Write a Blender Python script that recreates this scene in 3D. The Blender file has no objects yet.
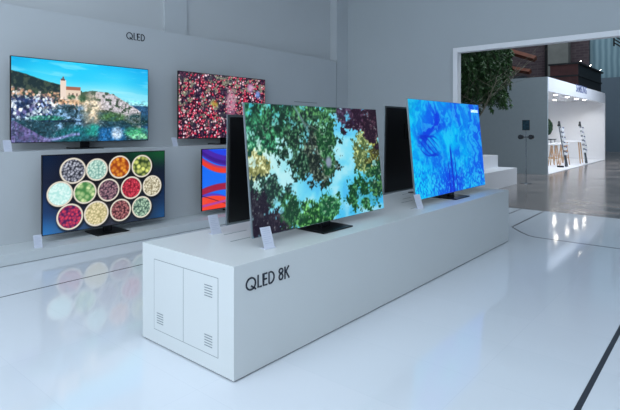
import bpy, bmesh, math, random
import numpy as np
from mathutils import Vector, Matrix
random.seed(4)
C = bpy.context.collection
PI = math.pi

# ------------------------------------------------------------------ materials
def lin(c):
    return tuple(((v/255)/12.92 if v/255 <= .04045 else ((v/255+.055)/1.055)**2.4) for v in c)
def mat(name, rgb, rough=.5, metal=0., spec=.5, noise=0., nscale=8., bump=0., emis=None, estr=0., coat=0.):
    m = bpy.data.materials.new(name); m.use_nodes = True
    nt = m.node_tree; b = nt.nodes['Principled BSDF']
    col = (*lin(rgb), 1)
    b.inputs['Base Color'].default_value = col
    b.inputs['Roughness'].default_value = rough
    b.inputs['Metallic'].default_value = metal
    b.inputs['Specular IOR Level'].default_value = spec
    b.inputs['Coat Weight'].default_value = coat
    if emis:
        b.inputs['Emission Color'].default_value = (*lin(emis), 1)
        b.inputs['Emission Strength'].default_value = estr
    if noise or bump:
        tc = nt.nodes.new('ShaderNodeTexCoord'); n = nt.nodes.new('ShaderNodeTexNoise')
        n.inputs['Scale'].default_value = nscale; n.inputs['Detail'].default_value = 5
        nt.links.new(tc.outputs['Object'], n.inputs['Vector'])
        if noise:
            r = nt.nodes.new('ShaderNodeValToRGB')
            r.color_ramp.elements[0].position = .3; r.color_ramp.elements[1].position = .7
            r.color_ramp.elements[0].color = (*[c*(1-noise) for c in col[:3]], 1)
            r.color_ramp.elements[1].color = (*[min(1, c*(1+noise)) for c in col[:3]], 1)
            nt.links.new(n.outputs['Fac'], r.inputs['Fac']); nt.links.new(r.outputs['Color'], b.inputs['Base Color'])
        if bump:
            bp = nt.nodes.new('ShaderNodeBump'); bp.inputs['Strength'].default_value = bump; bp.inputs['Distance'].default_value = .01
            nt.links.new(n.outputs['Fac'], bp.inputs['Height']); nt.links.new(bp.outputs['Normal'], b.inputs['Normal'])
    return m
M = {}
M['wall'] = mat('painted wall', (180,188,193), .55, noise=.02, nscale=.7)
M['wall_side'] = mat('painted wall shade lifted', (194,199,203), .55, noise=.02, nscale=.7)  # same wall paint, lightened in colour so the left wall looks less shaded
M['panel'] = mat('display panel paint', (190,196,201), .5, noise=.02, nscale=.9)
M['plinth'] = mat('plinth lacquer', (206,211,213), .35, noise=.012, nscale=1.5)
M['ledge'] = mat('ledge lacquer', (200,207,211), .4, noise=.015, nscale=1.5)
M['frame_white'] = mat('white frame paint', (238,240,244), .5, noise=.01)
M['white'] = mat('white paint', (232,234,238), .5, noise=.01)
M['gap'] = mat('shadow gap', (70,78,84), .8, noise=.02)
M['doorgap'] = mat('door gap', (128,138,144), .8, noise=.02)
M['letter'] = mat('dark lettering', (28,36,50), .5, noise=.02)
M['inlay'] = mat('dark floor inlay', (42,48,58), .35, noise=.04)
M['black'] = mat('satin black plastic', (16,17,20), .35, noise=.05)
M['blackgloss'] = mat('gloss black', (9,10,12), .12, noise=.03)
M['backcover'] = mat('black rear cover', (12,13,16), .42, noise=.08, nscale=30)
M['silver'] = mat('brushed silver edge', (150,160,166), .35, metal=.85, noise=.04)
M['darkmetal'] = mat('dark metal stand', (30,31,35), .28, metal=.6, noise=.04)
M['card'] = mat('printed card', (196,202,218), .4, noise=.02)
M['print'] = mat('card print grey', (178,186,206), .6, noise=.02)
M['wood'] = mat('pale wood', (196,160,126), .5, noise=.12, nscale=12)
M['chrome'] = mat('steel', (150,158,165), .25, metal=.9, noise=.02)
M['darkgrey'] = mat('dark grey', (50,56,64), .5, noise=.05)
M['booth_grey'] = mat('grey booth wall', (152,164,170), .6, noise=.02)
M['brick'] = None
M['redwood'] = mat('dark red brown timber', (76,40,38), .6, noise=.25, nscale=3)
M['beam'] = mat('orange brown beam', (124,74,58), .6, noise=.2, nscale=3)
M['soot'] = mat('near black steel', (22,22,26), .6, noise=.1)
M['concrete'] = mat('grey concrete pillar', (128,128,124), .8, noise=.1, nscale=2)
M['slate'] = mat('blue grey wall', (112,128,142), .7, noise=.03, nscale=.4)
M['bark'] = mat('pale bark', (120,116,100), .8, noise=.2, nscale=20)
M['twig'] = mat('dark twig', (58,62,44), .8, noise=.1)
M['soil'] = mat('soil', (60,48,38), .9, noise=.2)
M['topiary'] = mat('topiary leaves', (30,66,44), .6, noise=.4, nscale=40)

def tile_floor():
    m = bpy.data.materials.new('white gloss floor tile'); m.use_nodes = True
    nt = m.node_tree; N = nt.nodes; L = nt.links; b = N['Principled BSDF']
    g = N.new('ShaderNodeNewGeometry')
    br = N.new('ShaderNodeTexBrick'); br.offset = 0; br.squash = 1
    br.inputs['Scale'].default_value = 1; br.inputs['Brick Width'].default_value = 1.2; br.inputs['Row Height'].default_value = .6
    br.inputs['Mortar Size'].default_value = .0015; br.inputs['Mortar Smooth'].default_value = .3
    br.inputs['Color1'].default_value = (*lin((213,219,227)), 1); br.inputs['Color2'].default_value = (*lin((210,217,225)), 1)
    br.inputs['Mortar'].default_value = (*lin((202,209,218)), 1)
    L.new(g.outputs['Position'], br.inputs['Vector']); L.new(br.outputs['Color'], b.inputs['Base Color'])
    # each tile is laid very slightly out of level
    dv = N.new('ShaderNodeVectorMath'); dv.operation = 'DIVIDE'; dv.inputs[1].default_value = (1.2, .6, 10)
    fl = N.new('ShaderNodeVectorMath'); fl.operation = 'FLOOR'
    wn = N.new('ShaderNodeTexWhiteNoise'); wn.noise_dimensions = '3D'
    L.new(g.outputs['Position'], dv.inputs[0]); L.new(dv.outputs[0], fl.inputs[0]); L.new(fl.outputs[0], wn.inputs['Vector'])
    sb = N.new('ShaderNodeVectorMath'); sb.operation = 'SUBTRACT'; sb.inputs[1].default_value = (.5, .5, .5)
    L.new(wn.outputs['Color'], sb.inputs[0])
    sc = N.new('ShaderNodeVectorMath'); sc.operation = 'MULTIPLY'; sc.inputs[1].default_value = (.006, .006, 0)
    L.new(sb.outputs[0], sc.inputs[0])
    n2 = N.new('ShaderNodeTexNoise'); n2.inputs['Scale'].default_value = 2.2
    L.new(g.outputs['Position'], n2.inputs['Vector'])
    s2 = N.new('ShaderNodeVectorMath'); s2.operation = 'SUBTRACT'; s2.inputs[1].default_value = (.5, .5, .5); L.new(n2.outputs['Color'], s2.inputs[0])
    s3 = N.new('ShaderNodeVectorMath'); s3.operation = 'MULTIPLY'; s3.inputs[1].default_value = (.008, .008, 0); L.new(s2.outputs[0], s3.inputs[0])
    a1 = N.new('ShaderNodeVectorMath'); a1.operation = 'ADD'; L.new(sc.outputs[0], a1.inputs[0]); L.new(s3.outputs[0], a1.inputs[1])
    ad = N.new('ShaderNodeVectorMath'); ad.operation = 'ADD'; L.new(g.outputs['Normal'], ad.inputs[0]); L.new(a1.outputs[0], ad.inputs[1])
    nm = N.new('ShaderNodeVectorMath'); nm.operation = 'NORMALIZE'; L.new(ad.outputs[0], nm.inputs[0]); L.new(nm.outputs[0], b.inputs['Normal'])
    b.inputs['Roughness'].default_value = .07; b.inputs['IOR'].default_value = 1.45
    return m
M['tile'] = tile_floor()
def hall_floor():
    m = bpy.data.materials.new('polished concrete'); m.use_nodes = True
    nt = m.node_tree; N = nt.nodes; L = nt.links; b = N['Principled BSDF']
    g = N.new('ShaderNodeNewGeometry'); mp = N.new('ShaderNodeMapping'); mp.inputs['Scale'].default_value = (.5, .9, 1)
    n = N.new('ShaderNodeTexNoise'); n.inputs['Scale'].default_value = 1.3; n.inputs['Detail'].default_value = 7; n.inputs['Roughness'].default_value = .65
    r = N.new('ShaderNodeValToRGB'); r.color_ramp.elements[0].position = .35; r.color_ramp.elements[1].position = .68
    r.color_ramp.elements[0].color = (*lin((92,88,88)), 1); r.color_ramp.elements[1].color = (*lin((160,150,144)), 1)
    L.new(g.outputs['Position'], mp.inputs['Vector']); L.new(mp.outputs['Vector'], n.inputs['Vector'])
    L.new(n.outputs['Fac'], r.inputs['Fac']); L.new(r.outputs['Color'], b.inputs['Base Color'])
    bp = N.new('ShaderNodeBump'); bp.inputs['Strength'].default_value = .22; bp.inputs['Distance'].default_value = .02
    L.new(n.outputs['Fac'], bp.inputs['Height']); L.new(bp.outputs['Normal'], b.inputs['Normal'])
    b.inputs['Roughness'].default_value = .16
    return m
M['hallfloor'] = hall_floor()
def brickmat():
    m = bpy.data.materials.new('old brown brick'); m.use_nodes = True
    nt = m.node_tree; N = nt.nodes; L = nt.links; b = N['Principled BSDF']
    tc = N.new('ShaderNodeTexCoord'); mp = N.new('ShaderNodeMapping'); mp.inputs['Rotation'].default_value = (PI/2, 0, 0)
    br = N.new('ShaderNodeTexBrick'); br.inputs['Scale'].default_value = 1; br.inputs['Brick Width'].default_value = .5; br.inputs['Row Height'].default_value = .18
    br.inputs['Mortar Size'].default_value = .012
    br.inputs['Color1'].default_value = (*lin((96,82,86)), 1); br.inputs['Color2'].default_value = (*lin((80,66,72)), 1); br.inputs['Mortar'].default_value = (*lin((104,94,96)), 1)
    L.new(tc.outputs['Object'], mp.inputs['Vector']); L.new(mp.outputs['Vector'], br.inputs['Vector']); L.new(br.outputs['Color'], b.inputs['Base Color'])
    b.inputs['Roughness'].default_value = .9
    return m
M['brick'] = brickmat()
def sheetmat():
    m = bpy.data.materials.new('pale teal sheeting'); m.use_nodes = True
    nt = m.node_tree; N = nt.nodes; L = nt.links; b = N['Principled BSDF']
    tc = N.new('ShaderNodeTexCoord'); w = N.new('ShaderNodeTexWave'); w.inputs['Scale'].default_value = .9; w.inputs['Distortion'].default_value = 1.2; w.inputs['Detail'].default_value = 3
    r = N.new('ShaderNodeValToRGB'); r.color_ramp.elements[0].color = (*lin((120,152,166)), 1); r.color_ramp.elements[1].color = (*lin((160,190,200)), 1)
    L.new(tc.outputs['Object'], w.inputs['Vector']); L.new(w.outputs['Fac'], r.inputs['Fac']); L.new(r.outputs['Color'], b.inputs['Base Color'])
    b.inputs['Roughness'].default_value = .5
    return m
M['sheet'] = sheetmat()
def leafmat():
    m = bpy.data.materials.new('leaf green'); m.use_nodes = True
    nt = m.node_tree; N = nt.nodes; L = nt.links; b = N['Principled BSDF']
    g = N.new('ShaderNodeNewGeometry'); r = N.new('ShaderNodeValToRGB')
    e = r.color_ramp.elements
    e[0].color = (*lin((26,56,30)), 1); e[1].color = (*lin((66,108,54)), 1)
    L.new(g.outputs['Random Per Island'], r.inputs['Fac']); L.new(r.outputs['Color'], b.inputs['Base Color'])
    b.inputs['Roughness'].default_value = .45
    return m
M['leaf'] = leafmat()
def emat(name, rgb, s):
    return mat(name, rgb, .5, emis=rgb, estr=s)
M['lamp'] = emat('lamp lens', (255,246,232), 40)

# ------------------------------------------------------------------ mesh helpers
def B(): return bmesh.new()
def box(bm, x0, x1, y0, y1, z0, z1, bev=0.):
    r = bmesh.ops.create_cube(bm, size=1)
    for v in r['verts']:
        v.co = Vector((x0+(v.co.x+.5)*(x1-x0), y0+(v.co.y+.5)*(y1-y0), z0+(v.co.z+.5)*(z1-z0)))
    if bev:
        es = list({e for v in r['verts'] for e in v.link_edges})
        bmesh.ops.bevel(bm, geom=es, offset=bev, segments=2, affect='EDGES', profile=.7)
    return bm
def cyl(bm, x, y, z0, z1, r0, r1=None, n=24):
    r1 = r0 if r1 is None else r1
    bmesh.ops.create_cone(bm, cap_ends=True, segments=n, radius1=r0, radius2=r1, depth=z1-z0, matrix=Matrix.Translation((x, y, (z0+z1)/2)))
    return bm
def tube(bm, p, q, r0, r1=None, n=10):
    p = Vector(p); q = Vector(q); d = q-p; r1 = r0 if r1 is None else r1
    mt = Matrix.Translation((p+q)/2) @ d.to_track_quat('Z', 'Y').to_matrix().to_4x4()
    bmesh.ops.create_cone(bm, cap_ends=True, segments=n, radius1=r0, radius2=r1, depth=d.length, matrix=mt)
    return bm
def ball(bm, c, r, sub=2):
    bmesh.ops.create_icosphere(bm, subdivisions=sub, radius=r, matrix=Matrix.Translation(c)); return bm
def lathe(bm, prof, n=28, x=0, y=0):
    rings = [[bm.verts.new((x+r*math.cos(2*PI*k/n), y+r*math.sin(2*PI*k/n), z)) for k in range(n)] for r, z in prof]
    for a, b in zip(rings, rings[1:]):
        for k in range(n): bm.faces.new((a[k], a[(k+1) % n], b[(k+1) % n], b[k]))
    bm.faces.new(list(reversed(rings[0]))); bm.faces.new(rings[-1]); return bm
def obj(name, bm, m, parent=None, smooth=False, loc=None):
    me = bpy.data.meshes.new(name); bmesh.ops.recalc_face_normals(bm, faces=bm.faces)
    if smooth:
        for f in bm.faces: f.smooth = True
    bm.to_mesh(me); bm.free(); me.materials.append(m)
    o = bpy.data.objects.new(name, me); C.objects.link(o)
    if parent: o.parent = parent
    if loc: o.location = loc
    return o
def thing(name, label, cat, loc=(0,0,0), rz=0, group=None):
    o = bpy.data.objects.new(name, None); C.objects.link(o); o.location = loc; o.rotation_euler = (0,0,rz)
    o.empty_display_size = .1
    o['label'] = label; o['category'] = cat
    if group: o['group'] = group
    return o
def tag(o, label, cat, group=None):
    o['label'] = label; o['category'] = cat
    if group: o['group'] = group
    return o
def struct(name, bm, m):
    o = obj(name, bm, m); o['kind'] = 'structure'; return o
def dup(root, loc, rz=None, label=None, group=None):
    r = root.copy(); C.objects.link(r); r.location = loc
    if rz is not None: r.rotation_euler = (0,0,rz)
    if label: r['label'] = label
    if group: r['group'] = group
    for ch in list(root.children):
        c = ch.copy(); C.objects.link(c); c.parent = r
        for g in ch.children:
            d = g.copy(); C.objects.link(d); d.parent = c
    return r

# ------------------------------------------------------------------ lettering (strokes of a light geometric face)
def stroke(bm, pts, w, put, t=.004, closed=False):
    """pts: 2D polyline; w: stroke width; put(a,b,c) maps text plane to the world"""
    n = len(pts); L = []; R = []
    for i in range(n):
        if closed: a, b = pts[i-1], pts[(i+1) % n]
        else: a, b = pts[max(i-1, 0)], pts[min(i+1, n-1)]
        dx, dy = b[0]-a[0], b[1]-a[1]; l = math.hypot(dx, dy) or 1
        ex, ey = pts[i][0]-a[0], pts[i][1]-a[1]; le = math.hypot(ex, ey)
        mi = 1/max(.5, abs((dx*ex+dy*ey)/(l*le))) if le > 1e-6 else 1
        nx, ny = -dy/l*w/2*mi, dx/l*w/2*mi
        L.append((pts[i][0]+nx, pts[i][1]+ny)); R.append((pts[i][0]-nx, pts[i][1]-ny))
    vs = [[bm.verts.new(put(p[0], p[1], c)) for p in S] for c in (0, t) for S in (L, R)]
    rng = range(n if closed else n-1)
    for i in rng:
        j = (i+1) % n
        for a, b in ((0,1), (1,3), (3,2), (2,0)):
            bm.faces.new((vs[a][i], vs[a][j], vs[b][j], vs[b][i]))
    if not closed:
        for i in (0, n-1): bm.faces.new((vs[0][i], vs[1][i], vs[3][i], vs[2][i]))
def arc(cx, cy, rx, ry, a0, a1, n=20):
    return [(cx+rx*math.cos(math.radians(a0+(a1-a0)*k/n)), cy+ry*math.sin(math.radians(a0+(a1-a0)*k/n))) for k in range(n+1)]
def glyph(ch, s):
    h = s/2
    if ch == 'Q': return [(arc(.5,.5,.5-h,.5-h,0,360,28)[:-1], True), ([(.52,.34),(.98,.0)], False)], 1.02
    if ch == 'L': return [([(h,1),(h,h),(.42,h)], False)], .42
    if ch == 'E': return [([(.45,1-h),(h,1-h),(h,h),(.45,h)], False), ([(h,.52),(.42,.52)], False)], .46
    if ch == 'D': return [([(h,h),(h,1-h),(.2,1-h)]+arc(.2,.5,.45-h,.5-h,90,-90,16)+[(h,h)], False)], .66
    if ch == '8': return [(arc(.26,.76,.2,.24-h,0,360,20)[:-1], True), (arc(.26,.29,.26-h,.29-h,0,360,20)[:-1], True)], .52
    if ch == 'K': return [([(h,0),(h,1)], False), ([(.5,1),(h,.46)], False), ([(.17,.6),(.54,0)], False)], .54
def lettering(text, put, size, s=.1, gap=.12, width=None):
    bm = B(); x = 0; items = []
    for ch in text:
        if ch == ' ': x += .3; continue
        g, w = glyph(ch, s); items.append((g, x)); x += w+gap
    kx = (width/(x-gap)) if width else size
    for g, x0 in items:
        for pts, cl in g: stroke(bm, [((p[0]+x0)*kx, p[1]*size) for p in pts], s*size, put, closed=cl)
    return bm
def font_text(name, body, m, parent, width, mtx, ext=.002):
    cu = bpy.data.curves.new(name, 'FONT'); cu.body = body; cu.size = 1; cu.extrude = .02; cu.offset = .02
    t = bpy.data.objects.new('tmp', cu); C.objects.link(t)
    dg = bpy.context.evaluated_depsgraph_get(); me = bpy.data.meshes.new_from_object(t.evaluated_get(dg))
    bpy.data.objects.remove(t)
    xs = [v.co.x for v in me.vertices]; k = width/(max(xs)-min(xs)); x0 = min(xs)
    for v in me.vertices: v.co = mtx @ Vector(((v.co.x-x0)*k, v.co.y*k, v.co.z/.02*ext))
    me.name = name; me.materials.clear(); me.materials.append(m)
    o = bpy.data.objects.new(name, me); C.objects.link(o); o.parent = parent; return o

# ------------------------------------------------------------------ screen pictures (computed colour fields)
rng = np.random.default_rng(7)
def vnoise(x, y, seed):
    xi = np.floor(x).astype(int); yi = np.floor(y).astype(int); fx = x-xi; fy = y-yi
    fx = fx*fx*(3-2*fx); fy = fy*fy*(3-2*fy)
    def h(a, b):
        n = (a*374761393+b*668265263+seed*1442695041) & 0xffffffff
        n = ((n ^ (n >> 13))*1274126177) & 0xffffffff
        return ((n ^ (n >> 16)) & 0xffff)/65535.
    return (h(xi,yi)*(1-fx)+h(xi+1,yi)*fx)*(1-fy)+(h(xi,yi+1)*(1-fx)+h(xi+1,yi+1)*fx)*fy
def fbm(x, y, seed=0, o=4):
    s = 0; a = .5; t = 0
    for i in range(o): s = s+a*vnoise(x*2**i, y*2**i, seed+i*17); t += a; a *= .55
    return s/t
def sm(a, b, x):
    t = np.clip((x-a)/(b-a), 0, 1); return t*t*(3-2*t)
def mixc(img, c, m):
    c = np.asarray(c, float)
    return img*(1-m[..., None])+c*m[..., None]
def gridcol(G, u, v):
    G = np.array(G, float); r, c = G.shape[:2]
    x = np.clip(u, 0, 1)*(c-1); y = np.clip(v, 0, 1)*(r-1)
    xi = np.minimum(x.astype(int), c-2); yi = np.minimum(y.astype(int), r-2); fx = (x-xi)[..., None]; fy = (y-yi)[..., None]
    fx = fx*fx*(3-2*fx); fy = fy*fy*(3-2*fy)
    return (G[yi,xi]*(1-fx)+G[yi,xi+1]*fx)*(1-fy)+(G[yi+1,xi]*(1-fx)+G[yi+1,xi+1]*fx)*fy

def cells(u, v, n, seed, asp=1.78):
    """nearest jittered point: returns distance and a random value of the cell"""
    x = u*n; y = v*n/asp; bd = np.full(u.shape, 9.); bv = np.zeros(u.shape); bw = np.zeros(u.shape)
    xi = np.floor(x); yi = np.floor(y)
    for i in (-1,0,1):
        for j in (-1,0,1):
            a = (xi+i); b = (yi+j)
            px = a+vnoise(a+.0, b+.0, seed); py = b+vnoise(a+.0, b+.0, seed+5)
            d = np.hypot(x-px, y-py); w = d < bd
            bd = np.where(w, d, bd); bv = np.where(w, vnoise(a, b, seed+9), bv); bw = np.where(w, vnoise(a, b, seed+21), bw)
    return bd, bv, bw

def pic_village(u, v):
    u = 1.24*u/(1+0.24*u)
    n = fbm(u*9, v*6, 3); n2 = fbm(u*40, v*24, 5, 3); n3 = vnoise(u*75, v*44, 9)
    img = np.zeros(u.shape+(3,))
    sky = gridcol([[(14,170,226),(20,190,240),(24,200,246),(20,186,240),(14,170,232)],
                   [(30,190,236),(60,208,242),(40,200,244),(60,206,244),(30,184,236)],
                   [(50,200,236),(110,222,244),(120,226,246),(130,226,244),(90,206,236)],
                   [(110,215,235),(150,226,240),(170,236,246),(170,236,244),(150,222,236)]], u, v/.55)
    img = sky
    cl = sm(.52,.75, fbm(u*4+v*3, v*16-u*2, 11))
    img = mixc(img, (170,236,248), cl*.45)
    # far blue hill on the right
    img = mixc(img, (44,84,120), sm(.505,.52, v-.02*n)*sm(.84,.88,u))
    # left wooded ridge
    ridge = .15+.40*u+.03*(n-.5)
    m = sm(0,.012, v-ridge)*(u < .52)
    img = mixc(img, (30,48,52), m); img = mixc(img, (74,88,72), m*sm(.45,.62,n2)*.8)
    # rocky hill on the right
    hill = .375-.03*np.sin((u-.5)*12)*(u < .76)+1.35*np.clip(u-.74, 0, 1)**1.15+.03*(n2-.5)
    m = sm(0,.012, v-hill)*sm(.46,.48,u)*(u < .95)
    img = mixc(img, (62,84,66), m)
    img = mixc(img, (205,200,206), m*sm(.40,.52,n2+.10*sm(.6,.8,u))*sm(.54,.64,u)*(v < hill+.24))
    img = mixc(img, (120,110,118), m*sm(.6,.7,n3)*.5*sm(.52,.60,u)*(v < hill+.30))
    # ground under everything
    g = sm(.0,.02, v-(.47+.10*u))*(u < .5)+sm(0,.03, v-np.maximum(hill+.26, .60))*(u >= .5)
    img = mixc(img, (36,70,84), np.clip(g, 0, 1))
    # village houses, pale walls and orange-brown roofs
    def houses(n, seed, reg, stops):
        nonlocal img
        d, a, b = cells(u+.004*n2, v, n, seed); hc = np.zeros(img.shape)+np.array(stops[-1][1], float)
        for th, c in reversed(stops): hc = np.where((a > th)[..., None], c, hc)
        hc = hc*(.8+.4*b)[..., None]; reg = reg*(.95-.5*sm(.45,.7,d)); img = img*(1-reg[..., None])+hc*reg[..., None]
    houses(64, 31, sm(.0,.03, v-(.34+.13*u)-.05*(n-.5))*(v < .60)*(u < .52)*sm(.30,.42,n2+.25*sm(.36,.42,v)),
           [(.66,(216,170,136)),(.5,(232,222,214)),(.36,(120,96,98)),(.0,(52,74,62))][::1])
    houses(60, 41, sm(.42,.48,v)*(1-sm(.70,.76,v))*(1-sm(.26,.36,u)), [(.60,(206,226,248)),(.46,(130,150,200)),(.30,(70,74,116)),(.0,(26,46,84))])
    houses(44, 43, sm(.46,.5,v)*(1-sm(.66,.72,v))*(1-sm(.14,.20,u)), [(.62,(214,230,250)),(.45,(96,92,140)),(.25,(40,52,92)),(.0,(24,44,80))])
    # church
    def rect(x0, x1, y0, y1): return ((u > x0) & (u < x1) & (v > y0) & (v < y1)).astype(float)
    img = mixc(img, (226,206,186), rect(.395,.51,.335,.49)); img = mixc(img, (160,104,84), rect(.395,.51,.312,.352))
    img = mixc(img, (232,214,200), rect(.36,.402,.235,.47)); img = mixc(img, (110,80,78), rect(.366,.396,.215,.243)); img = mixc(img, (110,80,78), rect(.376,.386,.19,.22))
    for k in range(3): img = mixc(img, (120,92,84), rect(.42+.028*k,.430+.028*k,.39,.43))
    img = mixc(img, (214,176,140), rect(.42,.56,.47,.53)*.8)
    # cliffs below the church
    m = np.exp(-((u-.585)/.06)**2-((v-.60)/.16)**2)*2.2; m = np.clip(m, 0, 1)
    img = mixc(img, (212,196,170), m*(.5+.5*sm(.4,.6,n2)))
    m = sm(.30,.36,u)*(1-sm(.50,.56,u))*sm(.52,.58,v)*(1-sm(.80,.90,v))
    img = mixc(img, (120,160,196), m*(.35+.65*sm(.42,.6,n2))); img = mixc(img, (34,60,70), m*sm(.52,.6,fbm(u*22,v*16,77)))
    # gardens and trees lower down
    for cx, cy, rx, ry, c in ((.26,.71,.12,.03,(40,150,110)),(.47,.90,.10,.10,(24,110,120)),(.60,.86,.06,.08,(40,150,140)),(.40,.92,.09,.07,(30,96,104)),
                              (.74,.68,.10,.06,(70,110,70)),(.93,.72,.09,.09,(30,64,66)),(.90,.88,.10,.06,(70,170,120)),(.95,.95,.08,.04,(120,196,150)),(.44,.44,.03,.03,(44,84,56)),(.52,.45,.03,.05,(50,84,56))):
        m = np.clip(1.5-((u-cx)/rx)**2-((v-cy)/ry)**2, 0, 1)*(.45+.55*sm(.35,.6,n2)); img = mixc(img, c, m)
    # river with the white reflection
    m = sm(.62,.66,u)*(1-sm(.80,.86,u))*sm(.80,.85,v); img = mixc(img, (32,96,150), m)
    m = np.clip(1.3-((u-.775)/.045)**2-((v-.90)/.09)**2, 0, 1); img = mixc(img, (206,220,236), m*(.6+.4*n2))
    # purple roof in the lower left corner, dark quay, light road
    m = sm(0,.01, v-(.74+.9*np.clip(u-.02, 0, 1)))*(u < .30); img = mixc(img, (104,94,146), m*(.6+.3*sm(.4,.6,vnoise(u*60,v*20,3))))
    m = np.clip(1-np.abs(v-(.94-.03*np.sin(u*16)))/.03, 0, 1)*(u > .24)*(u < .50); img = mixc(img, (150,150,214), m*.9)
    img = mixc(img, (16,34,70), np.clip(1-np.abs(v-.745)/.012, 0, 1)*(u > .22)*(u < .52)*.8)
    low = sm(.42,.5,v)
    n4 = vnoise(u*130, v*76, 19)
    img = img*(1+low*(.55*(n3-.5)+.35*(n4-.5)))[..., None]
    img = mixc(img, (196,214,236), (n4 > .84)*(n2 > .5)*low*.35)
    img = img*1.04
    return img

def pic_bowls(u, v):
    img = gridcol([[(10,30,60),(12,14,30),(16,16,24),(12,60,40),(20,80,44)],
                   [(16,26,52),(18,18,30),(30,24,26),(18,24,34),(14,24,44)],
                   [(20,50,96),(24,28,44),(40,30,34),(20,26,40),(14,40,76)],
                   [(40,110,176),(40,70,110),(44,46,60),(30,40,60),(20,70,120)]], u, v)
    n = vnoise(u*120, v*68, 2)
    K = [(0.215,0.211,0.099,(34,36,48),(196,200,214)),(0.398,0.215,0.088,(120,170,160),(214,240,226)),(0.586,0.200,0.094,(150,60,20),(240,160,50)),
         (0.784,0.207,0.095,(40,60,30),(230,236,130)),(0.120,0.499,0.095,(180,232,226),(226,252,248)),(0.305,0.507,0.090,(70,130,70),(214,232,170)),
         (0.493,0.510,0.091,(50,34,50),(170,130,140)),(0.688,0.509,0.094,(120,20,40),(226,70,90)),(0.879,0.511,0.090,(140,130,100),(244,238,214)),
         (0.192,0.809,0.099,(70,20,80),(214,60,90)),(0.394,0.813,0.099,(170,160,110),(240,226,180)),(0.594,0.810,0.091,(60,26,34),(190,120,120)),(0.782,0.807,0.091,(60,90,80),(196,226,196))]
    big = {3:26, 5:30, 2:34, 6:60, 9:46}
    for i, (cx, cy, r, c0, c1) in enumerate(K):
        d = np.hypot(u-cx, (v-cy)/1.74)
        img = mixc(img, (4,6,10), (1-sm(r, r*1.18, np.hypot(u-cx-.006, (v-cy-.02)/1.74)))*.6)
        img = mixc(img, (176,164,140), 1-sm(r*.985, r*1.01, d))
        img = mixc(img, (226,220,206), (1-sm(r*.97, r*.99, d))*sm(r*.86, r*.89, d))
        dd, a, b = cells(u, v, big.get(i, 56), 50+i)
        t = np.clip(sm(.80,.15,dd)*(.55+.6*a), 0, 1)
        fill = np.array(c0)*(1-t[..., None])+np.array(c1)*t[..., None]
        m = (1-sm(r*.85, r*.88, d)); img = img*(1-m[..., None])+fill*m[..., None]
    return img

def pic_berries(u, v):
    u = 1.15*u/(1+0.15*u)
    dd, a, b = cells(u, v, 46, 91)
    base = np.where((a > .80)[..., None], (250,214,226), np.where((a > .28)[..., None], (216,44,80), np.where((a > .16)[..., None], (120,20,50), (40,18,40))))
    t = sm(.60,.28,dd)[..., None]
    img = np.array((34,16,36))*(1-t)+base*t
    hl = sm(.30,.08, dd)*(b > .35); img = mixc(img, (246,214,224), hl*.8)
    # leaves, chaff and dark gaps
    n = fbm(u*9, v*6, 8); n2 = fbm(u*46, v*28, 9, 3)
    wv = np.clip(np.exp(-((u-.42)/.22)**2-((v-.45)/.22)**2)+np.exp(-((u-.08)/.1)**2-((v-.35)/.2)**2)+.5*np.exp(-((v-.05)/.2)**2), 0, 1)
    leaf = sm(.50,.58,n2)*sm(.35,.6,n+wv*.35-.1)
    img = mixc(img, (120,124,110), leaf*np.clip(.45+wv+.35*sm(.5,.1,v), 0, .95)); img = mixc(img, (206,206,170), leaf*(vnoise(u*90,v*60,4) > .7)*wv)
    img = mixc(img, (28,24,50), sm(.56,.64,fbm(u*22,v*14,23))*.7)
    m = np.clip(1.2-((u-.60)/.07)**2-((v-.45)/.28)**2, 0, 1); img = mixc(img, (214,150,180), m*.6*(.5+n2))
    m = np.clip(1.2-((u-.60)/.035)**2-((v-.80)/.14)**2, 0, 1); img = mixc(img, (214,226,236), m*.9)
    m = np.clip(1.1-((u-.83)/.045)**2-((v-.16)/.09)**2, 0, 1); img = mixc(img, (226,170,210), m*.85)
    m = np.clip(1.1-((u-.915)/.035)**2-((v-.27)/.08)**2, 0, 1); img = mixc(img, (110,150,226), m*.85)
    m = np.clip(1.1-((u-.41)/.05)**2-((v-.46)/.06)**2, 0, 1); img = mixc(img, (190,160,60), m*.7*(.5+n2))
    return img

def pic_waves(u, v):
    y = v+.03*np.sin(u*9+.5)
    img = np.zeros(u.shape+(3,))+np.array((24,110,246))
    def band(c, f, w, s=.012):
        nonlocal img
        d = np.abs(v-f)-w; img = mixc(img, c, 1-sm(-s, s, d))
    band((40,70,230), .05+.55*np.clip(u,0,1)**1.6*0+.06*u, .05)
    band((74,40,170), .02+1.1*u-1.6*u*u, .085); band((60,30,140), .05+1.1*u-1.6*u*u, .03)
    band((236,62,44), .20+1.15*u-2.0*u*u, .05); band((180,60,110), .15+1.15*u-2.0*u*u, .018)
    band((160,30,66), .70-.5*u+1.0*u*u, .055); band((90,60,190), .765-.3*u+1.9*u*u, .02)
    m = sm(0,.015, v-(.78-.25*u+1.3*u*u)); img = mixc(img, (244,66,44), m)
    band((60,16,44), .76+.62*u, .006, .004); band((176,70,160), .93-.15*u, .02)
    img = mixc(img, (236,110,80), sm(.55,.8,fbm(u*5,v*5,5))*m*.4)
    return img

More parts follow.
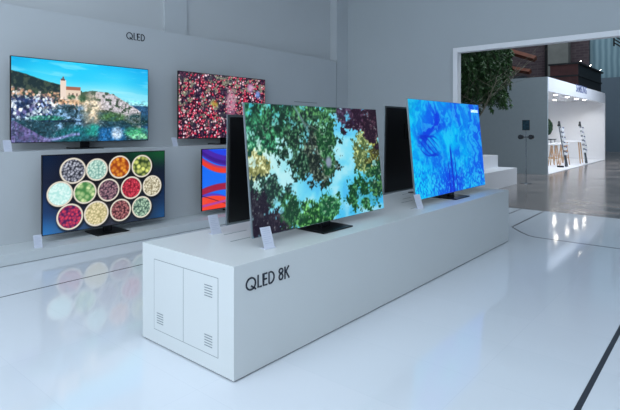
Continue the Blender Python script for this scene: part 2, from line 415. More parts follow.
def pic_forest(u, v):
    u = 1.34*u/(1+.34*u)
    a = fbm(u*10, v*6, 61); b = fbm(u*22, v*13, 63, 4); leafn = fbm(u*60, v*34, 71, 3); fine = vnoise(u*125, v*70, 75); fin2 = vnoise(u*80, v*46, 79)
    cloud = fbm(u*7, v*5, 81)
    img = gridcol([[(60,200,235),(120,220,240),(90,210,242)],[(200,238,232),(150,228,242),(110,216,246)],[(170,232,236),(110,214,242),(84,204,244)],[(90,200,235),(80,196,240),(60,180,236)]], u, v)
    img = mixc(img, (214,246,246), sm(.48,.70,cloud)*.55); img = mixc(img, (60,170,236), sm(.50,.34,cloud)*sm(.3,.5,u)*.45)
    def clump(cx, cy, rx, ry, dark, light, edge=.55, hi=.5):
        """a tree crown: ragged outline, leaves lighter towards the tips"""
        nonlocal img
        q = np.hypot((u-cx)/rx, (v-cy)/ry)+edge*(b-.5)*1.6+.6*(leafn-.5)+.3*(fine-.5)
        m = (1-sm(.90,1.06,q))*(1-.75*sm(.62,.72,b+.25*(fine-.5)+.10*(q-.6)))
        t = np.clip(.8*hi*sm(.25,1.0,q)+2.3*(leafn-.5)+1.1*(fine-.5)+.9*(b-.5)+.04, 0, 1.15)[..., None]
        c = np.array(dark)*(1-t)+np.array(light)*t
        img = img*(1-m[..., None])+c*m[..., None]
    clump(.90,.42,.10,.28,(74,96,56),(196,212,140)); clump(1.0,.50,.10,.30,(60,60,30),(150,156,80))
    clump(.05,.46,.10,.17,(120,124,70),(234,238,180),.9,.7)
    clump(.12,.34,.08,.06,(50,110,80),(170,220,170),.8)
    clump(.82,.06,.17,.17,(38,18,38),(110,84,110),.9,.3); clump(.97,.12,.09,.24,(34,18,34),(96,70,84),.7,.3); clump(.72,.04,.08,.12,(50,34,60),(110,90,120),.9,.3)
    clump(.87,.80,.14,.21,(16,62,36),(84,160,104)); clump(.97,.72,.09,.20,(20,60,40),(90,150,90))
    clump(.10,.12,.26,.26,(14,66,48),(80,180,130)); clump(.32,.08,.26,.24,(12,46,34),(70,150,100)); clump(.52,.10,.18,.20,(20,58,38),(110,180,110))
    clump(.46,.30,.21,.26,(18,44,34),(90,150,110)); clump(.52,.46,.16,.22,(26,38,34),(120,140,120)); clump(.38,.50,.07,.14,(16,40,32),(90,140,110)); clump(.60,.30,.07,.30,(24,64,40),(100,170,110))
    clump(.10,.70,.20,.14,(22,46,44),(90,150,120)); clump(.15,.97,.23,.17,(26,16,34),(74,70,80),.5,.3); clump(.03,.86,.12,.18,(26,18,36),(60,60,70),.5,.3)
    clump(.46,.92,.20,.15,(18,66,34),(120,200,110)); clump(.60,.86,.09,.11,(24,80,50),(110,190,130)); clump(.30,.84,.10,.12,(20,60,40),(90,160,100))
    def br(x0, y0, x1, y1, w, c):
        nonlocal img
        dx, dy = x1-x0, (y1-y0)/1.78; t = np.clip(((u-x0)*dx+(v-y0)/1.78*dy)/(dx*dx+dy*dy), 0, 1)
        d = np.hypot(u-x0-t*dx, (v-y0)/1.78-t*dy+.008*(a-.5)); img = mixc(img, c, (1-sm(w*.4, w, d))*.75)
    br(.37,.0,.47,.22,.009,(110,146,150)); br(.47,.22,.50,.40,.005,(70,84,84)); br(.43,.14,.56,.22,.005,(90,104,100)); br(.55,.45,.42,.62,.005,(50,60,56)); br(.48,.36,.60,.5,.006,(60,66,62))
    m = np.clip(1.2-((u-.605)/.026)**2-((v-.49)/.055)**2-.6*(b-.5), 0, 1); img = mixc(img, (144,156,184), m*.9)
    img = mixc(img, (230,246,240), (fin2 > .88)*(img.mean(-1) < 120)*(v > .1)*.35)
    return img

INK = [
 [(0,150,210),(0,170,236),(0,176,242),(6,140,240),(4,150,240),(8,100,236),(6,120,238),(10,90,230),(20,90,220)],
 [(0,190,236),(0,170,240),(8,110,238),(14,60,224),(4,140,240),(12,90,236),(6,150,240),(10,110,236),(14,110,232)],
 [(0,200,246),(4,150,240),(14,70,228),(16,56,220),(8,130,240),(0,180,246),(4,150,240),(8,120,238),(14,90,230)],
 [(0,196,246),(14,90,226),(10,60,214),(0,170,244),(0,186,246),(0,180,246),(6,140,240),(8,130,238),(14,100,232)],
 [(0,200,248),(0,170,244),(6,130,238),(10,110,234),(0,170,244),(8,130,240),(0,170,244),(10,120,236),(14,96,230)],
 [(0,206,248),(0,190,248),(0,180,246),(4,150,240),(12,100,234),(0,160,240),(0,170,244),(12,110,234),(10,100,230)],
 [(0,206,248),(0,196,248),(0,180,246),(8,130,238),(12,70,226),(14,80,228),(4,150,240),(8,120,236),(10,110,234)],
 [(0,190,244),(0,190,246),(4,160,242),(12,90,230),(14,60,222),(10,90,230),(0,170,240),(4,140,238),(8,120,236)]]
def pic_ink(u, v):
    u = 1.277*u/(1+0.277*u)
    a = fbm(u*7, v*5, 101); b = fbm(u*7+9, v*5, 105)
    uu = u+.20*(a-.5); vv = v+.26*(b-.5)
    img = gridcol(INK, uu, vv)
    n = fbm(uu*26+2*b, vv*12+3*a, 111, 4); f = vnoise(u*90, v*44, 113)
    img = mixc(img, (10,70,228), sm(.54,.70,n)*.30); img = mixc(img, (60,214,250), sm(.50,.36,n)*.5)
    lo = sm(.45,.9,v)*.6
    img = mixc(img, (12,80,226), (f > .62)*lo); img = mixc(img, (70,210,250), (f < .26)*lo*.9)
    for x0, wdt, y0 in ((.55,.010,.45),(.50,.005,.6),(.60,.005,.55)):
        d = np.abs(u-x0-.02*(a-.5)-.02*(v-.7)); img = mixc(img, (16,40,196), (1-sm(wdt*.5, wdt*1.6, d))*sm(y0, y0+.12, v)*.85)
    for k in range(6):
        c = .34+.028*k; d = np.abs(v-(c+.45*(u-.12)+.05*np.sin(u*14+k)))
        img = mixc(img, (12,48,206), (1-sm(.004,.016,d))*sm(.08,.16,u)*(1-sm(.32,.42,u))*.7)
    return img

def screen_mat(name, strength):
    m = bpy.data.materials.new(name); m.use_nodes = True
    nt = m.node_tree; b = nt.nodes['Principled BSDF']
    at = nt.nodes.new('ShaderNodeAttribute'); at.attribute_name = 'picture'
    b.inputs['Base Color'].default_value = (.004,.004,.005,1); b.inputs['Roughness'].default_value = .18
    nt.links.new(at.outputs['Color'], b.inputs['Emission Color']); b.inputs['Emission Strength'].default_value = strength
    return m

def tilted(x0, zb, t):
    ct, st = math.cos(t), math.sin(t)
    return lambda d, y, h: Vector((x0+d*ct-h*st, y, zb+h*ct+d*st))
def tbox(bm, put, d0, d1, y0, y1, h0, h1, bev=0):
    r = bmesh.ops.create_cube(bm, size=1)
    for v in r['verts']: v.co = put(d0+(v.co.x+.5)*(d1-d0), y0+(v.co.y+.5)*(y1-y0), h0+(v.co.z+.5)*(h1-h0))
    if bev:
        es = list({e for v in r['verts'] for e in v.link_edges}); bmesh.ops.bevel(bm, geom=es, offset=bev, segments=2, affect='EDGES')
    return bm

def television(label, loc, w, h, zb, tilt, pic, kind, strength=1., rz=0., base=(.40,.32), bezel=.008, frame='black', thick=.035, res=260, group='televisions on display'):
    t = thing('television', label, 'television', loc, rz, group)
    put = tilted(.0, zb, tilt)
    obj('frame', tbox(B(), put, -thick, 0, -w/2, w/2, 0, h, .003), M[frame], t)
    # rear electronics housing, with stepped cover and slots
    obj('rear_cover', tbox(B(), put, -thick-.012, -thick+.001, -w/2+.02, w/2-.02, .02, h-.02, .004), M['backcover'], t)
    bm = B()
    for k in range(14): tbox(bm, put, -thick-.016, -thick-.011, -w*.30+k*w*.6/14, -w*.30+k*w*.6/14+.012, h*.62, h*.80)
    obj('rear_vent', bm, M['blackgloss'], t)
    # neck and base
    bm = B(); box(bm, -thick-.05, -thick-.012, -.06, .06, .012, zb+.16, .004)
    obj('stand_neck', bm, M['darkmetal'], t)
    bd = base[1]; bm = B(); bw = base[0]/2
    # bevelled plate, thinner toward its front lip
    r = bmesh.ops.create_cube(bm, size=1)
    for v in r['verts']:
        fr = v.co.x > 0; top = v.co.z > 0
        v.co = Vector((bd*.30 if fr else -bd*.70, v.co.y*2*bw*(1. if fr else .92), (.010 if fr else .020) if top else .0))
    bmesh.ops.bevel(bm, geom=list(bm.edges), offset=.002, segments=1, affect='EDGES')
    obj('stand_base', bm, M['darkmetal'], t)
    # picture
    if pic is None:
        s = obj('screen', tbox(B(), put, 0, .0012, -w/2+bezel, w/2-bezel, bezel, h-bezel), M['blackgloss'], t)
        return t
    nx = res; ny = int(res*h/w)
    gu = np.linspace(0, 1, nx+1); gv = np.linspace(0, 1, ny+1)
    U, V = np.meshgrid(gu, gv)
    img = np.clip(pic(U, V), 0, 255)/255.
    img = np.where(img <= .04045, img/12.92, ((img+.055)/1.055)**2.4)
    sw, sh = w-2*bezel, h-2*bezel
    ct, st = math.cos(tilt), math.sin(tilt)
    Y = -sw/2+U*sw; Hh = bezel+(1-V)*sh; D = .0015
    P = np.stack([D*ct-Hh*st, Y, zb+Hh*ct+D*st], -1).reshape(-1, 3)
    idx = np.arange((nx+1)*(ny+1)).reshape(ny+1, nx+1)
    F = np.stack([idx[1:,:-1], idx[1:,1:], idx[:-1,1:], idx[:-1,:-1]], -1).reshape(-1, 4)
    me = bpy.data.meshes.new('screen'); me.from_pydata(P.tolist(), [], F.tolist())
    at = me.color_attributes.new('picture', 'FLOAT_COLOR', 'POINT')
    rgba = np.ones((P.shape[0], 4), np.float32); rgba[:, :3] = img.reshape(-1, 3)
    at.data.foreach_set('color', rgba.ravel())
    me.materials.append(screen_mat('picture of '+kind, strength))
    s = bpy.data.objects.new('screen', me); C.objects.link(s); s.parent = t; s['label'] = 'screen showing '+kind
    return t

# ------------------------------------------------------------------ room
struct('floor', box(B(), -7.8, 7, -5, 9.90, -.2, 0), M['tile'])
struct('floor', box(B(), -30, 12, 9.90, 44, -.2, -.001), M['hallfloor'])
struct('wall_left', box(B(), -7.8, -7.42, -5, 10.0, 0, 6.2), M['wall_side'])
struct('wall_right', box(B(), 7, 7.2, -5, 10.0, 0, 6.2), M['wall'])
struct('wall_front', box(B(), -7.8, 7.2, -5.2, -5, 0, 6.2), M['wall'])
bm = B(); OX0, OX1, OZ = -4.33, 4.5, 3.12
box(bm, -7.8, OX0-.10, 10.0, 10.07, 0, 6.2); box(bm, OX0-.10, OX1+.1, 10.0, 10.07, OZ+.1, 6.2); box(bm, OX1+.1, 7.2, 10.0, 10.07, 0, 6.2)
struct('wall_back', bm, M['wall'])
struct('ceiling', box(B(), -7.8, 7.2, -5.2, 10.2, 6.2, 6.4), M['white'])
bm = B(); box(bm, OX0-.10, OX0, 9.92, 10.10, 0, OZ+.13, .004); box(bm, OX0, OX1, 9.92, 10.10, OZ+.03, OZ+.13, .004); box(bm, OX1, OX1+.10, 9.92, 10.10, 0, OZ+.13, .004)
struct('trim_1', bm, M['frame_white'])
# pilasters of the left wall
for k, (a, b_) in enumerate(((4.85,5.31),(-1.0,-.55))):
    struct('trim_%d' % (k+2), box(B(), -7.42, -7.37, a, b_, 0, 6.2, .003), M['panel'])
struct('trim_4', box(B(), -7.42, -7.22, 9.54, 10.0, 0, 6.2, .003), M['panel'])

# long low display wall: tall back panel, upper ledge block, lower ledge block
Y0, Y1 = -4.6, 9.5
t = thing('display_wall', 'long grey two-step display wall carrying the wall-side televisions', 'display wall', (-6.9, 0, 0))
def loc(bm, dx):
    for v in bm.verts: v.co.x += dx
    return bm
obj('back_panel', loc(box(B(), -7.40, -7.20, Y0, Y1, 0, 3.18, .004), 6.9), M['panel'], t)
obj('upper_ledge', loc(box(B(), -7.20, -6.72, Y0, Y1, .128, 1.262, .003), 6.9), M['panel'], t)
obj('lower_ledge', loc(box(B(), -7.20, -6.18, Y0, Y1, .006, .128, .003), 6.9), M['ledge'], t)
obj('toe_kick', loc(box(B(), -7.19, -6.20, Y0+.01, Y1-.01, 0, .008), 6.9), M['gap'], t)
o = obj('lettering', lettering('QLED', lambda a, b, c: Vector((-7.20+c+6.9, 4.045+a, 2.955+b)), .115, .125, .12, .325), M['letter'], t)
o['label'] = 'dark QLED lettering'
obj('panel_slot', loc(box(B(), -7.201, -7.192, 7.98, 8.76, 2.128, 2.142), 6.9), M['doorgap'], t)

# ------------------------------------------------------------------ plinth
t = thing('display_plinth', 'long white display plinth marked QLED 8K in the middle of the floor', 'plinth', (-2.80, 4.46, 0))
X0, X1, YA, YB, PH = -3.31, -2.29, 1.99, 6.93, .708
def rel(bm):
    for v in bm.verts: v.co -= Vector((-2.80, 4.46, 0))
    return bm
obj('plinth_body', rel(box(B(), X0, X1, YA, YB, .010, PH, .002)), M['plinth'], t)
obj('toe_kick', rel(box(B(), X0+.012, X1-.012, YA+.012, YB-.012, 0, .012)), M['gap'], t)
obj('door_surround', rel(box(B(), -3.157, -2.437, YA-.0006, YA+.001, .106, .611)), M['doorgap'], t)
def door(x0, x1, vents):
    d = obj('access_door', rel(box(B(), x0, x1, YA-.0010, YA+.001, .110, .607)), M['plinth'], t)
    for (vx, vz) in vents:
        bm = B()
        for k in range(5): box(bm, vx-.040, vx+.040, YA-.0018, YA-.0005, vz-.036+k*.017, vz-.036+k*.017+.006)
        v = obj('vent', rel(bm), M['doorgap'], d)
door(-3.153, -2.806, [(-3.080,.195)]); door(-2.801, -2.441, [(-2.535,.510),(-2.535,.190)])
put = lambda a, b, c: Vector((X1+c, 2.085+a, .530+b))
o = obj('lettering', rel(lettering('QLED 8K', put, .084, .125, .11, .400)), M['letter'], t); o['label'] = 'dark QLED 8K lettering'
for (sx, sy, ln) in ((-2.82,2.42,.20),(-3.04,2.54,.24),(-3.155,5.55,.25),(-2.815,4.93,.26),(-2.53,4.62,.10),(-2.95,5.2,.2)):
    obj('cable_slot', rel(box(B(), sx-.006, sx+.006, sy, sy+ln, PH-.001, PH+.0012)), M['doorgap'], t)

# ------------------------------------------------------------------ televisions
G1 = 'televisions on the white plinth'
television('large television showing a forest canopy seen from below, front left on the white plinth', (-2.55, 3.262, PH+.0015), 1.74, .970, .063, math.radians(5.6), pic_forest, 'tree crowns against the sky', frame='silver', bezel=.004, thick=.020, base=(.40,.35), group=G1)
television('large television showing bright blue ink swirls, at the far end of the white plinth', (-2.535, 5.735, PH+.0015), 1.985, 1.105, .067, math.radians(5.2), pic_ink, 'blue ink swirls', frame='silver', bezel=.004, thick=.020, base=(.40,.35), group=G1)
television('black television turned away, behind the forest canopy television on the plinth', (-3.085, 3.39, PH+.0015), 1.60, .893, .060, math.radians(1.0), None, '', rz=PI, frame='silver', bezel=.006, thick=.014, base=(.36,.28), group=G1)
television('black television turned away, left of and behind the blue ink television on the plinth', (-3.115, 5.95, PH+.0015), 1.87, 1.05, .060, math.radians(1.0), None, '', rz=PI, frame='silver', bezel=.006, thick=.014, base=(.36,.28), group=G1)
G2 = 'televisions along the display wall'
television('large television showing a hillside village under blue sky, on the upper ledge', (-6.98, 3.315, 1.262), 1.965, 1.125, .098, 0, pic_village, 'a hillside village under blue sky', bezel=.010, thick=.026, group=G2, res=280, base=(.42,.30))
television('large television showing red berries, on the upper ledge', (-6.98, 5.865, 1.262), 2.03, 1.14, .115, 0, pic_berries, 'red berries', bezel=.010, thick=.026, group=G2, base=(.5,.34))
television('television showing thirteen round bowls of spices and beans, on the lower ledge', (-6.45, 3.378, .128), 1.745, 1.003, .090, 0, pic_bowls, 'bowls of spices and beans', bezel=.010, thick=.026, group=G2, res=280, base=(.46,.40))
television('television showing red and blue waves, half hidden behind the plinth televisions', (-6.45, 5.80, .128), 1.74, 1.003, .088, 0, pic_waves, 'red and blue waves', bezel=.010, thick=.026, group=G2, base=(.46,.40))

# small maker's mark glowing on the blue screen
tv = [o for o in bpy.data.objects if o.name.startswith('television') and 'ink' in o['label'] and 'showing' in o['label']][0]
M['mark'] = emat('white mark', (210,240,255), 1.)
pt = tilted(.0, .067, math.radians(5.2))
p0 = pt(.002, .71, .995); ey = Vector((0,1,0)); ez = (pt(0,0,1)-pt(0,0,0)); en = ey.cross(ez)
mt = Matrix(((ey.x,ez.x,en.x,p0.x),(ey.y,ez.y,en.y,p0.y),(ey.z,ez.z,en.z,p0.z),(0,0,0,1)))
font_text('screen_mark', 'SAMSUNG', M['mark'], tv, .235, mt, .0006)

# ------------------------------------------------------------------ price cards
def price_card(label, locn, w=.10, h=.14, rz=0., lean=.38, first=None):
    if first: return dup(first, locn, rz, label)
    t = thing('price_card', label, 'price card', locn, rz, 'white price cards beside the televisions')
    put = tilted(.0, .004, lean)
    obj('card', tbox(B(), put, -.003, 0, -w/2, w/2, 0, h, .0008), M['card'], t)
    bm = B()
    for k in range(8):
        ww = w*(.72 if k % 3 else .5); tbox(bm, put, 0, .0006, -w*.38, -w*.38+ww, h*(.88-.095*k), h*(.88-.095*k)+.004)
    obj('printed_lines', bm, M['print'], t)
    obj('card_foot', box(B(), -.045, .012, -w/2, w/2, 0, .005, .001), M['card'], t)
    return t
pc = price_card('white price card at the lower left corner of the forest canopy television', (-2.45, 2.46, PH), .092, .15, -.12)
price_card('white price card standing behind the near end of the plinth', (-3.12, 2.53, PH), rz=-.1, first=pc)
price_card('white price card at the lower left corner of the blue ink television', (-2.455, 4.70, PH), rz=-.25, first=pc)
price_card('white price card at the lower left corner of the bowls television', (-6.27, 2.40, .128), rz=-.1, first=pc)
price_card('white price card left of the village television', (-6.80, 2.25, 1.262), rz=0, first=pc)
price_card('white price card left of the berries television', (-6.80, 4.68, 1.262), rz=0, first=pc)

# ------------------------------------------------------------------ floor inlays
def strip(name, pts, w):
    bm = B(); n = len(pts); Ls = []
    for i in range(n):
        a = Vector(pts[max(i-1,0)]); b = Vector(pts[min(i+1,n-1)]); p = Vector(pts[i]); d = (b-a).normalized(); nn = Vector((-d.y, d.x))*w/2
        if 0 < i < n-1:
            d1 = (p-Vector(pts[i-1])).normalized(); nn = nn/max(.4, abs(d.dot(d1)))
        Ls.append((p+nn, p-nn))
    vs = [[bm.verts.new((q.x, q.y, z)) for q in L for z in (0, .0015)] for L in Ls]
    for a, b in zip(vs, vs[1:]):
        bm.faces.new((a[1], b[1], b[3], a[3])); bm.faces.new((a[0], a[1], b[1], b[0])); bm.faces.new((a[2], b[2], b[3], a[3]))
    bm.faces.new((vs[0][0], vs[0][1], vs[0][3], vs[0][2])); bm.faces.new((vs[-1][0], vs[-1][1], vs[-1][3], vs[-1][2]))
    return struct(name, bm, M['inlay'])
strip('trim_5', [(-.630, -3.), (-.630, 5.6)], .032)
strip('trim_6', [(-5.09, -3.), (-5.09, 6.2)], .016)
cor = [(-2.62,9.89), (-2.585,7.98), (-2.36,7.68), (-2.19,7.49), (-2.09,7.45), (-1.96,7.44), (1.5,7.40)]
strip('trim_7', cor, .028)
strip('trim_8', [(-3.03, 9.2), (-3.03, 9.89)], .026)

# ------------------------------------------------------------------ hall beyond
bmx = box(B(), -5.0, -4.48, 10.9, 14.25, 0, .455, .004)
tag(obj('bench', bmx, M['white']), 'low white stepped block in the hall, nearer and lower of the two', 'bench')
tag(obj('bench', box(B(), -5.4, -5.005, 10.9, 14.25, 0, .79, .004), M['white']), 'taller white block behind the low one in the hall', 'bench')

# tree
def tree():
    t = thing('indoor_tree', 'indoor tree with drooping green leaves seen through the opening', 'tree', (-5.80, 13.45, 0))
    obj('planter', box(B(), -.36, .36, -.36, .36, 0, .55, .01), M['white'], t); obj('soil', box(B(), -.33, .33, -.33, .33, .54, .565), M['soil'], t)
    R = random.Random(5); bm = B(); tips = []
    def limb(p, d, r, n, lv):
        p = Vector(p)
        for k in range(n):
            d = (d+Vector((R.uniform(-.22,.22), R.uniform(-.22,.22), R.uniform(-.05,.12)))).normalized()
            q = p+d*(.33 if lv == 0 else .27); r2 = r*.86
            tube(bm, p, q, r, r2, 8); p = q; r = r2
            if lv < 2 and k >= (3 if lv == 0 else 0):
                for _ in range(2 if lv == 0 else 1):
                    a = R.uniform(0, 2*PI); limb(p, Vector((math.cos(a), math.sin(a), .55)).normalized(), r*.62, 5-lv, lv+1)
            if lv > 0: tips.append(p.copy())
        tips.append(p.copy())
    limb((0,0,.55), Vector((.02,0,1)), .055, 8, 0); limb((.05,.02,.55), Vector((.12,-.08,1)), .035, 8, 0)
    obj('trunk', bm, M['bark'], t, smooth=True)
    # drooping leafy twigs
    LV, LF, TV, TF = [], [], [], []
    rnd = R.uniform
    def leaf(p, d, s):
        side = d.cross(Vector((rnd(-1,1), rnd(-1,1), rnd(-1,1))))
        if side.length < .01: return
        side = side.normalized()*s*.17; n = len(LV)
        LV.extend([p, p+d*s*.45+side, p+d*s, p+d*s*.45-side]); LF.append((n, n+1, n+2, n+3))
    def twig(p, q, r):
        d = (q-p).normalized(); a = d.orthogonal().normalized(); b = d.cross(a); n = len(TV)
        for c in (p, q):
            for k in range(3): TV.append(c+(a*math.cos(2*PI*k/3)+b*math.sin(2*PI*k/3))*r)
        for k in range(3): TF.append((n+k, n+(k+1) % 3, n+3+(k+1) % 3, n+3+k))
    for k in range(1500):
        if k % 9 == 0 and tips:
            s = R.choice(tips)
            if math.hypot(s.x, s.y) > .95 or (s.z < 3.0 and math.hypot(s.x, s.y) < .5): continue
        else:
            a = rnd(0, 2*PI); rr = 1.22*math.sqrt(R.random()); zz = rnd(2.60 if rr > .5 else 3.3, 4.4)
            s = Vector((rr*math.cos(a), rr*math.sin(a), zz+.25*(1-rr)))
        p = s.copy(); out = Vector((p.x, p.y, 0)); out = out.normalized()*.3 if out.length > .01 else Vector((.1,0,0))
        d = (out+Vector((rnd(-.5,.5), rnd(-.5,.5), -.15))).normalized()
        for j in range(R.randint(5, 9)):
            d = (d+Vector((0,0,-.30))+Vector((rnd(-.1,.1), rnd(-.1,.1), 0))).normalized()
            q = p+d*.065
            if q.z < 2.0: break
            twig(p, q, .003)
            for _ in range(7):
                leaf(q, (d*.5+Vector((rnd(-1,1), rnd(-1,1), rnd(-1.2,.2)))).normalized(), rnd(.07,.12))
            p = q
    for nm, V_, F_, mm in (('twigs', TV, TF, M['twig']), ('foliage', LV, LF, M['leaf'])):
        me = bpy.data.meshes.new(nm); me.from_pydata([tuple(q) for q in V_], [], F_); me.materials.append(mm)
        o = bpy.data.objects.new(nm, me); C.objects.link(o); o.parent = t
tree()

# slim stand in front of the grey booth wall
t = thing('information_stand', 'slim pole stand with dark tablet and two round speakers by grey booth wall', 'stand', (-4.33, 14.56, 0))
obj('base_plate', lathe(B(), [(.15,0),(.15,.012),(.02,.02)]), M['chrome'], t)
obj('pole', cyl(B(), 0, 0, .012, 1.52, .014), M['chrome'], t)
bm = B(); tube(bm, (-.17,0,1.31), (.17,0,1.31), .016); obj('crossbar', bm, M['darkgrey'], t)
for s in (-1, 1):
    bm = B(); tube(bm, (s*.14,-.06,1.31), (s*.14,.05,1.31), .066, .066, 24); k = obj('speaker', bm, M['black'], t)
    bm = B(); tube(bm, (s*.14,-.066,1.31), (s*.14,-.060,1.31), .05, .05, 24); obj('speaker_cone', bm, M['darkgrey'], k)
k = obj('tablet', box(B(), -.10, .10, -.02, .005, 1.50, 1.79, .006), M['black'], t)
obj('tablet_screen', box(B(), -.088, .088, -.0215, -.0195, 1.515, 1.775), mat('dim tablet glass', (40,66,80), .15, noise=.5, nscale=14), k)

# booth
t = thing('exhibition_booth', 'white lit exhibition booth with grey side wall in the hall', 'booth', (-4.57, 17.65, 0))
def rb(bm):
    for v in bm.verts: v.co -= Vector((-4.57, 17.65, 0))
    return bm
bx0 = -8.6; by1 = 27.8
obj('side_wall', rb(box(B(), -16., -4.57, 17.65, 17.75, 0, 3.28)), M['booth_grey'], t)
obj('back_wall', rb(box(B(), bx0-.1, bx0, 17.75, by1, 0, 3.20)), M['white'], t)
obj('end_wall', rb(box(B(), bx0, -4.57, by1, by1+.1, 0, 3.20)), M['white'], t)
obj('booth_floor', rb(box(B(), bx0, -4.60, 17.75, by1, 0, .02)), M['white'], t)
obj('booth_ceiling', rb(box(B(), bx0, -4.67, 17.75, by1, 2.93, 2.98)), M['white'], t)
fa = obj('fascia', rb(box(B(), -4.67, -4.57, 17.75, by1, 2.80, 3.28)), M['white'], t)
mt = Matrix(((0,0,1,.002),(1,0,0,21.75-17.65),(0,1,0,3.02),(0,0,0,1)))
font_text('lettering', 'SAMSUNG', mat('blue lettering', (84,98,146), .5), t, 1.9, mt, .002)
for (sx, sy) in ((-5.36,21.9),(-5.36,23.8),(-5.33,25.4),(-5.23,26.6),(-6.33,25.7),(-6.5,22.6),(-7.4,24.),(-7.4,20.5),(-5.4,19.6)):
    k = obj('spotlight', lathe(B(), [(.10,2.9255),(.10,2.93),(.08,2.932)], x=sx+4.57, y=sy-17.65), M['chrome'], t)
    obj('spotlight_lens', lathe(B(), [(.07,2.918),(.075,2.9255)], x=sx+4.57, y=sy-17.65), M['lamp'], k)

# stools and table in the booth
def stool(label, loc):
    t = thing('bar_stool', label, 'stool', loc, 0, 'bar stools in the booth')
    obj('seat', lathe(B(), [(.14,.84),(.21,.86),(.22,.885),(.20,.90),(.05,.905)]), M['white'], t, smooth=False)
    for k in range(4):
        a = PI/4+k*PI/2; bm = B(); tube(bm, (.25*math.cos(a), .25*math.sin(a), 0), (.12*math.cos(a), .12*math.sin(a), .85), .017, .022, 8); obj('leg', bm, M['wood'], t)
    bm = B()
    for k in range(4):
        a = PI/4+k*PI/2; b_ = a+PI/2; tube(bm, (.205*math.cos(a), .205*math.sin(a), .30), (.205*math.cos(b_), .205*math.sin(b_), .30), .011, .011, 6)
    obj('footrest', bm, M['wood'], t)
    return t
s0 = stool('pale wood bar stool nearest the left front edge of the booth', (-5.42, 21.9, .02))
dup(s0, (-5.75, 22.55, .02), .3, 'pale wood bar stool leftmost inside the booth, beside the topiary')
dup(s0, (-5.28, 22.9, .02), .5, 'pale wood bar stool directly behind the leaning rack nearer the camera')
dup(s0, (-5.78, 24.1, .02), .2, 'pale wood bar stool behind the leftmost one, by the dark table')
t = thing('high_table', 'white topped high table with wooden legs between the two leaning racks', 'table', (-5.25, 24.35, .02), .1)
obj('tabletop', box(B(), -.36, .36, -.45, .45, .93, .97, .01), M['white'], t)
for (a, b_) in ((-1,-1),(-1,1),(1,-1),(1,1)):
    bm = B(); tube(bm, (a*.34,b_*.42,0), (a*.26,b_*.34,.93), .022, .028, 8); obj('leg', bm, M['wood'], t)
t = thing('side_table', 'dark topped table at the left end of the booth', 'table', (-6.55, 24.9, .02))
obj('tabletop', box(B(), -.4, .4, -.4, .4, 1.0, 1.04, .008), M['darkgrey'], t)
for (a, b_) in ((-1,-1),(-1,1),(1,-1),(1,1)):
    bm = B(); tube(bm, (a*.34,b_*.34,0), (a*.34,b_*.34,1.0), .02, .02, 8); obj('leg', bm, M['chrome'], t)
t = thing('potted_topiary', 'small dark green topiary on the dark topped table in the booth', 'plant', (-6.52, 24.9, 1.06))
obj('pot', lathe(B(), [(.09,0),(.13,.18),(.12,.18)]), M['white'], t)
bm = B(); R2 = random.Random(3); bmesh.ops.create_icosphere(bm, subdivisions=4, radius=1)
for v in bm.verts: v.co = Vector((v.co.x*.30, v.co.y*.30, .56+v.co.z*.42))*1.0+Vector((R2.uniform(-.02,.02), R2.uniform(-.02,.02), R2.uniform(-.02,.02)))
obj('foliage', bm, M['topiary'], t)
# leaning racks
def rack(label, foot, top, n=6):
    t = thing('leaning_rack', label, 'display rack', foot)
    d = Vector(top)-Vector(foot); y = Vector((0,.13,0))
    for s in (-1, 1):
        bm = B(); tube(bm, y*s, d+y*s*.8, .022, .018, 8); obj('rail', bm, M['chrome'], t)
    bm = B(); tube(bm, d*.94-y, d*1.03+y*.2, .05, .04, 12); obj('top_cap', bm, M['black'], t)
    bm = B(); tube(bm, d*.02-y, d*.27, .035, .035, 10); obj('lower_brace', bm, M['darkgrey'], t)
    for k in range(n):
        f = .30+.11*k; p = d*f+Vector((.03, 0, 0)); bm = B(); box(bm, p.x-.05, p.x+.06, -.15, .15, p.z-.05, p.z+.055, .015)
        q = obj('white_pad', bm, M['white'], t)
        bm = B(); ball(bm, (p.x+.05, -.12+.16*(k % 2), p.z+.07), .034, 2); obj('dark_knob', bm, mat('slate blue', (84,98,136), .4), q)
    return t
rack('leaning white ladder rack with dark knobs, nearer the camera in the booth', (-4.86, 21.55, .02), (-5.12, 21.45, 1.77))
rack('leaning white ladder rack with dark knobs, further right in the booth', (-4.69, 24.3, .02), (-4.97, 24.35, 1.78), 6)
tag(obj('floor_puck', lathe(B(), [(.12,0),(.13,.02),(.12,.06),(.05,.07)], x=0, y=0), M['black'], loc=(-5.02, 21.25, .02)), 'round black pad on the booth floor at the foot of the nearer rack', 'pad')

# far end of the hall
struct('wall_far', box(B(), -7.2, 12, 38, 38.3, 0, 4.95), M['slate'])
struct('wall_far', box(B(), -30, -7.2, 38, 38.3, 0, 14), M['brick'])
tag(obj('hanging_sheet', box(B(), -9.0, 3., 38.6, 38.65, 3.5, 10.5), M['sheet']), 'pale teal translucent sheeting hung high at the far end of the hall', 'sheet')
struct('wall_side', box(B(), -30, -29.7, 10.2, 38, 0, 14), M['brick'])
struct('wall_side', box(B(), 12, 12.3, 10.2, 44, 0, 8), M['slate'])
tag(obj('pillar', box(B(), -9.62, -8.30, 37.2, 37.9, 0, 12, .02), M['concrete']), 'pale concrete pillar rising behind the timber hut', 'pillar')
tag(obj('drain_pipe', cyl(B(), -9.78, 37.5, 0, 12, .10, n=12), M['soot']), 'black vertical pipe left of the pale concrete pillar', 'pipe')
t = thing('timber_hut', 'dark red brown timber hut behind the booth, lit along its top', 'hut', (-6.0, 29.0, 0))
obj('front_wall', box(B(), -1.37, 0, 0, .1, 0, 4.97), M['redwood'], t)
obj('side_wall', box(B(), -.1, 0, .1, 6.2, 0, 4.97), M['soot'], t)
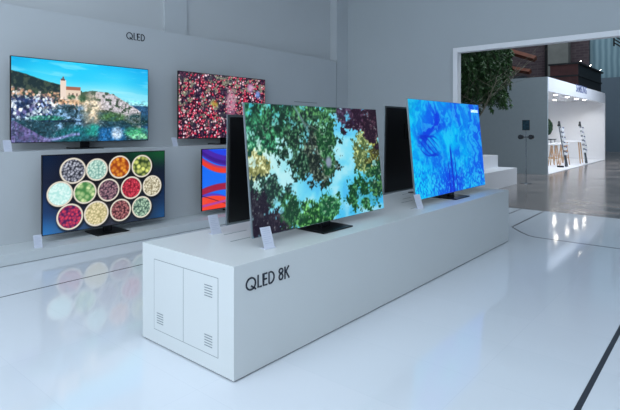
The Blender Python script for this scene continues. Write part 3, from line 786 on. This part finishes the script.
bm = B(); box(bm, -.02, .06, 0, 6.2, 4.32, 4.40); box(bm, -1.4, .06, -.06, 0, 4.32, 4.40); obj('rail', bm, M['soot'], t)
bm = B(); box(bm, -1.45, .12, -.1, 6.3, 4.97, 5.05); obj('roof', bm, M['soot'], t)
for y in (0., 2.4, 5.3):
    bm = B(); ball(bm, (.12, y, 5.10), .02, 2); obj('lamp', bm, M['lamp'], t)
def beam(label, a, b_, r=.16):
    bm = B(); tube(bm, (0,0,0), Vector(b_)-Vector(a), r, r, 4); return tag(obj('roof_beam', bm, M['beam'], loc=a), label, 'beam', 'timber beams in the hall roof')
beam('upper orange brown timber beam sloping down beside the tree', (-13.2,37.2,7.6), (-10.2,36.4,6.4), .22)
beam('lower orange brown timber beam sloping down beside the tree', (-12.8,37.2,6.1), (-10.6,36.6,5.55), .2)
tag(obj('pallet_stack', box(B(), -11.9,-10.4,34.6,35.2,0,5.1,.01), M['darkgrey']), 'dark block standing behind the grey booth wall', 'block')
bm = B()
for k in range(5): tube(bm, (0,0,-k*.22), (1.9,0,-1.5-k*.22), .04, .04, 6)
tube(bm, (0,0,.1), (0,0,-1.1), .05, .05, 6); tube(bm, (1.9,0,-1.3), (1.9,0,-2.5), .05, .05, 6)
tag(obj('stair_railing', bm, M['soot'], loc=(-5.5,36.5,7.9)), 'dark sloping railing high at the far right of the opening', 'railing')
# small ceiling spot that shows at the top of the back wall
tt = thing('wall_spotlight', 'tiny bright spotlight high on the wall left of the opening', 'lamp', (-5.46, 10.0, 4.68))
obj('lamp_body', tube(B(), (0,0,0), (0,-.10,-.02), .028, .032, 12), M['frame_white'], tt); obj('lamp_lens', tube(B(), (0,-.10,-.02), (0,-.106,-.021), .022, .022, 12), emat('tiny lens', (235,245,255), 3.), tt)

# ------------------------------------------------------------------ lights
LC = (.84,.93,1.)
def area(name, loc, sx, sy, power, col=(.86,.93,1.), rot=(0,0,0)):
    l = bpy.data.lights.new(name, 'AREA'); l.shape = 'RECTANGLE'; l.size = sx; l.size_y = sy; l.energy = power; l.color = col
    o = bpy.data.objects.new(name, l); C.objects.link(o); o.location = loc; o.rotation_euler = rot; return o
area('ceiling_light', (-0.5, -2.0, 6.1), 9, 4, 275, LC)
area('ceiling_light', (-2.2, 2.2, 6.1), 5, 3, 52, LC)
area('ceiling_light', (4.6, 1.2, 6.1), 3, 6, 115, LC)
area('unseen_front_fill', (-1.0, -4.9, 3.2), 9, 4.4, 315, LC, (PI/2, 0, 0))  # fill panel added behind the camera to brighten the plinth end
for (sx, sy) in ((-5.36,21.9),(-5.36,23.8),(-5.33,25.4),(-5.23,26.6),(-6.33,25.7),(-6.5,22.6),(-7.4,24.),(-7.4,20.5),(-5.4,19.6)):
    l = bpy.data.lights.new('spotlight_bulb', 'SPOT'); l.energy = 27; l.spot_size = 2.7; l.spot_blend = .5; l.shadow_soft_size = .08; l.color = (1.,.98,.96)
    o = bpy.data.objects.new('spotlight_bulb', l); C.objects.link(o); o.location = (sx, sy, 2.80)
area('fascia_fill', (1.5, 20.5, 8.5), 3, 8, 430, (.76,.85,1.), (0, 1.05, 0)).data.spread = 1.5  # added fill, out of view, brightening the booth fascia and bench faces
area('hall_fill', (-1.5, 13.5, 9.5), 8, 5, 420, (.84,.92,1.), (0, .25, 0))  # unseen fill added to brighten the tree beyond the opening
area('hall_fill', (-6.5, 29.0, 17.), 12, 8, 1500, (.80,.92,1.))  # second added fill, kept high out of view over the far hall
w = bpy.data.worlds.new('World'); bpy.context.scene.world = w; w.use_nodes = True
w.node_tree.nodes['Background'].inputs['Color'].default_value = (.50,.66,.85,1); w.node_tree.nodes['Background'].inputs['Strength'].default_value = .22

# ------------------------------------------------------------------ camera
cam = bpy.data.cameras.new('camera'); co = bpy.data.objects.new('camera', cam); C.objects.link(co)
co.location = (0, 0, 1.55); co.rotation_euler = (PI/2, 0, math.atan(417/493))
cam.sensor_width = 36; cam.lens = 493/620*36; cam.shift_y = -76.5/620; cam.clip_end = 200
sc = bpy.context.scene; sc.camera = co
sc.view_settings.view_transform = 'Standard'; sc.view_settings.look = 'None'; sc.view_settings.gamma = 1; sc.view_settings.use_curve_mapping = False
sc.view_settings.exposure = 0
